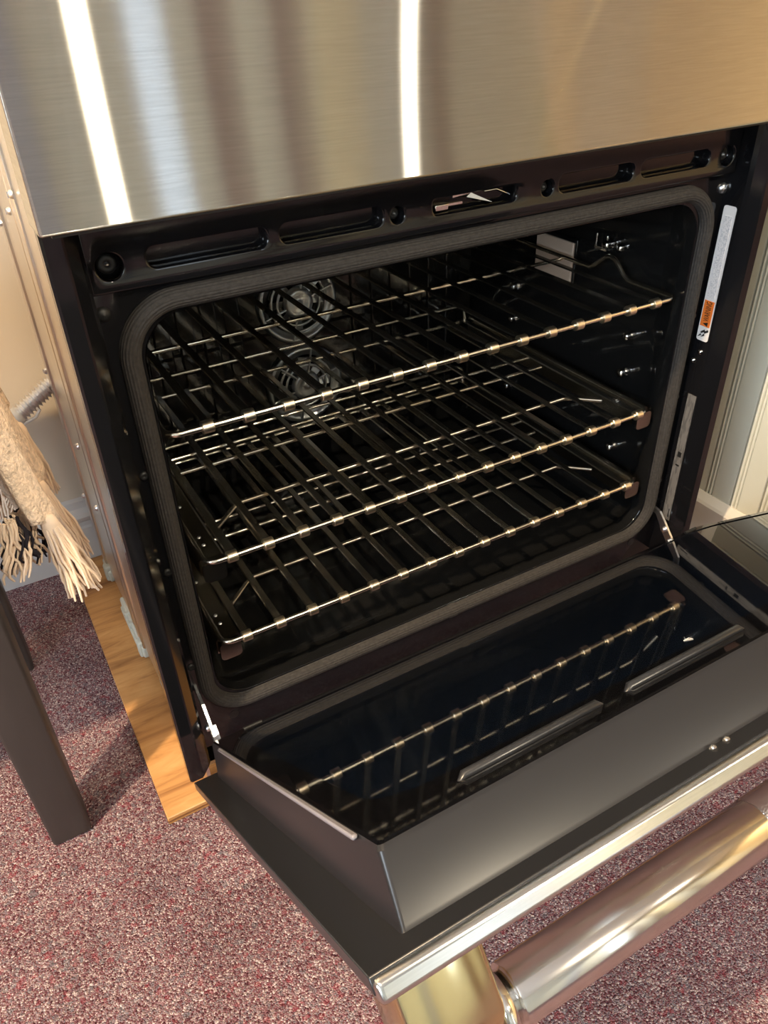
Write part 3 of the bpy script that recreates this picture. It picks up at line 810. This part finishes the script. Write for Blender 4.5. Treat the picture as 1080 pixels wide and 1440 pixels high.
# ================================================================== PLYWOOD BOARD
mb = MB().box((-.033, .030, 0), (.79, .585, .012), .001, 1)
pb = tag(mb.build('plywood_board', 'ply'), 'thin golden plywood board lying on the carpet under the oven', 'board')
MB().box((-.0333, .0297, .0045), (.7903, .5853, .0068)).build('middle_ply', 'plydark', pb)

# ================================================================== SIDE TABLE
tb = empty('side_table', (-.30, .23, 0))
tag(tb, 'small dark wooden side table with square legs beside the oven', 'table')
TI = Matrix.Translation(tb.location).inverted()
def tleg(x0, y0, w_):
    m_ = MB(); v = []
    for z, g in ((0, 0), (.560, .006)):
        v += [(x0 - g, y0 - g, z), (x0 + w_, y0 - g, z), (x0 + w_, y0 + w_ + g, z), (x0 - g, y0 + w_ + g, z)]
    bm = bmesh.new(); vs_ = [bm.verts.new(q) for q in v]
    for q in ((3, 2, 1, 0), (4, 5, 6, 7), (0, 1, 5, 4), (1, 2, 6, 5), (2, 3, 7, 6), (3, 0, 4, 7)): bm.faces.new([vs_[i] for i in q])
    bmesh.ops.bevel(bm, geom=bm.edges[:], offset=.004, segments=2, affect='EDGES', profile=.5)
    bm.verts.index_update()
    m_.add([q.co.copy() for q in bm.verts], [[q.index for q in ff.verts] for ff in bm.faces], True); bm.free()
    o = m_.build('leg', 'table', tb); o.data.transform(TI)
tleg(-.156, .070, .043); tleg(-.170, .375, .043); tleg(-.56, .070, .043); tleg(-.56, .375, .043)
o = MB().box((-.57, .055, .560), (-.100, .435, .590), .004).build('table_top', 'table', tb); o.data.transform(TI)

# ================================================================== THROW BLANKET with tassels
bl = empty('throw_blanket', (-.10, .25, .595))
tag(bl, 'cream woven throw with knotted fringe hanging off the dark table', 'blanket')
BI = Matrix.Translation(bl.location).inverted()
NU, NV = 60, 46
def fold(u): return .017 * math.sin(u * 27 - .6) + .004 * math.sin(u * 53 + 1.3)
def bpt(u, v):
    y = .12 + .30 * u
    if v < .35:                       # lying on the table top
        t = v / .35
        return (-.34 + (.24 + .004) * t, y, .5935 + .001 * math.sin(u * 30 + t * 9))
    t = (v - .35) / .65
    d = t * (.198 + .02 * math.sin(u * 9))
    a = min(d / .02, 1.0)
    x = -.094 + .014 * a + fold(u) * min(t * 1.6, 1) + .022 * t * t + .012 * math.exp(-((u - .25) / .12) ** 2) * t
    return (x, y + .012 * math.sin(t * 4 + u * 12) * t, .5925 - max(d - .006, 0) - .004 * a)
v = [bpt(i / NU, j / NV) for i in range(NU + 1) for j in range(NV + 1)]
f = [(i * (NV + 1) + j, (i + 1) * (NV + 1) + j, (i + 1) * (NV + 1) + j + 1, i * (NV + 1) + j + 1) for i in range(NU) for j in range(NV)]
cl = MB().add(v, f, True).build('blanket_cloth', 'wool', bl)
cl.data.transform(BI)
md = cl.modifiers.new('thickness', 'SOLIDIFY'); md.thickness = .005; md.offset = 0
def tassel(base, lean, length, nst, spread, mat, knot=True, wave=.0016, rad=.0016):
    mb = MB(); b0 = Vector(base)
    if knot: mb.lathe([(0, .009), (.006, .007), (.0085, 0), (.0085, -.008), (.008, -.016), (0, -.018)], b0, (0, 0, 1), 10)
    for k in range(nst):
        a = random.uniform(0, 2 * PI); r = math.sqrt(random.random()) * spread
        ln = length * random.uniform(.84, 1.04)
        end = b0 + Vector((math.cos(a) * r, math.sin(a) * r, 0)) + Vector(lean) + Vector((0, 0, -ln))
        st = b0 + Vector((math.cos(a) * r * .4, math.sin(a) * r * .4, -.004))
        ph = random.uniform(0, 6); pts = []
        for i in range(8):
            t = i / 7
            pts.append(st.lerp(end, t) + Vector((math.sin(t * 9 + ph), math.cos(t * 8 + ph), 0)) * wave * min(2 * t, 1))
        mb.tube(pts, [rad] * 7 + [rad * .7], 5)
    o = mb.build('tassel', mat, bl); o.data.transform(BI); return o
for k, u in enumerate((.05, .25, .42, .58, .74, .90)):
    q = Vector(bpt(u, 1.0))
    tassel(q, (.012 if k < 2 else .004, -.004, 0), .085 if k != 1 else .092, 90 if k < 3 else 30, .019, 'yarn')
for u in (.02, .13, .34):
    q = Vector(bpt(u, .95)) + Vector((-.020, -.004, .004))
    tassel(q, (-.004, 0, 0), .058, 22, .017, 'woolblack', False, .004, .0013)
    tassel(q + Vector((-.002, -.004, .002)), (-.004, 0, 0), .062, 24, .019, 'yarn', False, .004, .0014)
q = Vector(bpt(.25, .62)) + Vector((.006, .03, 0)); tassel(q, (.006, 0, 0), .05, 14, .008, 'woolgrey')
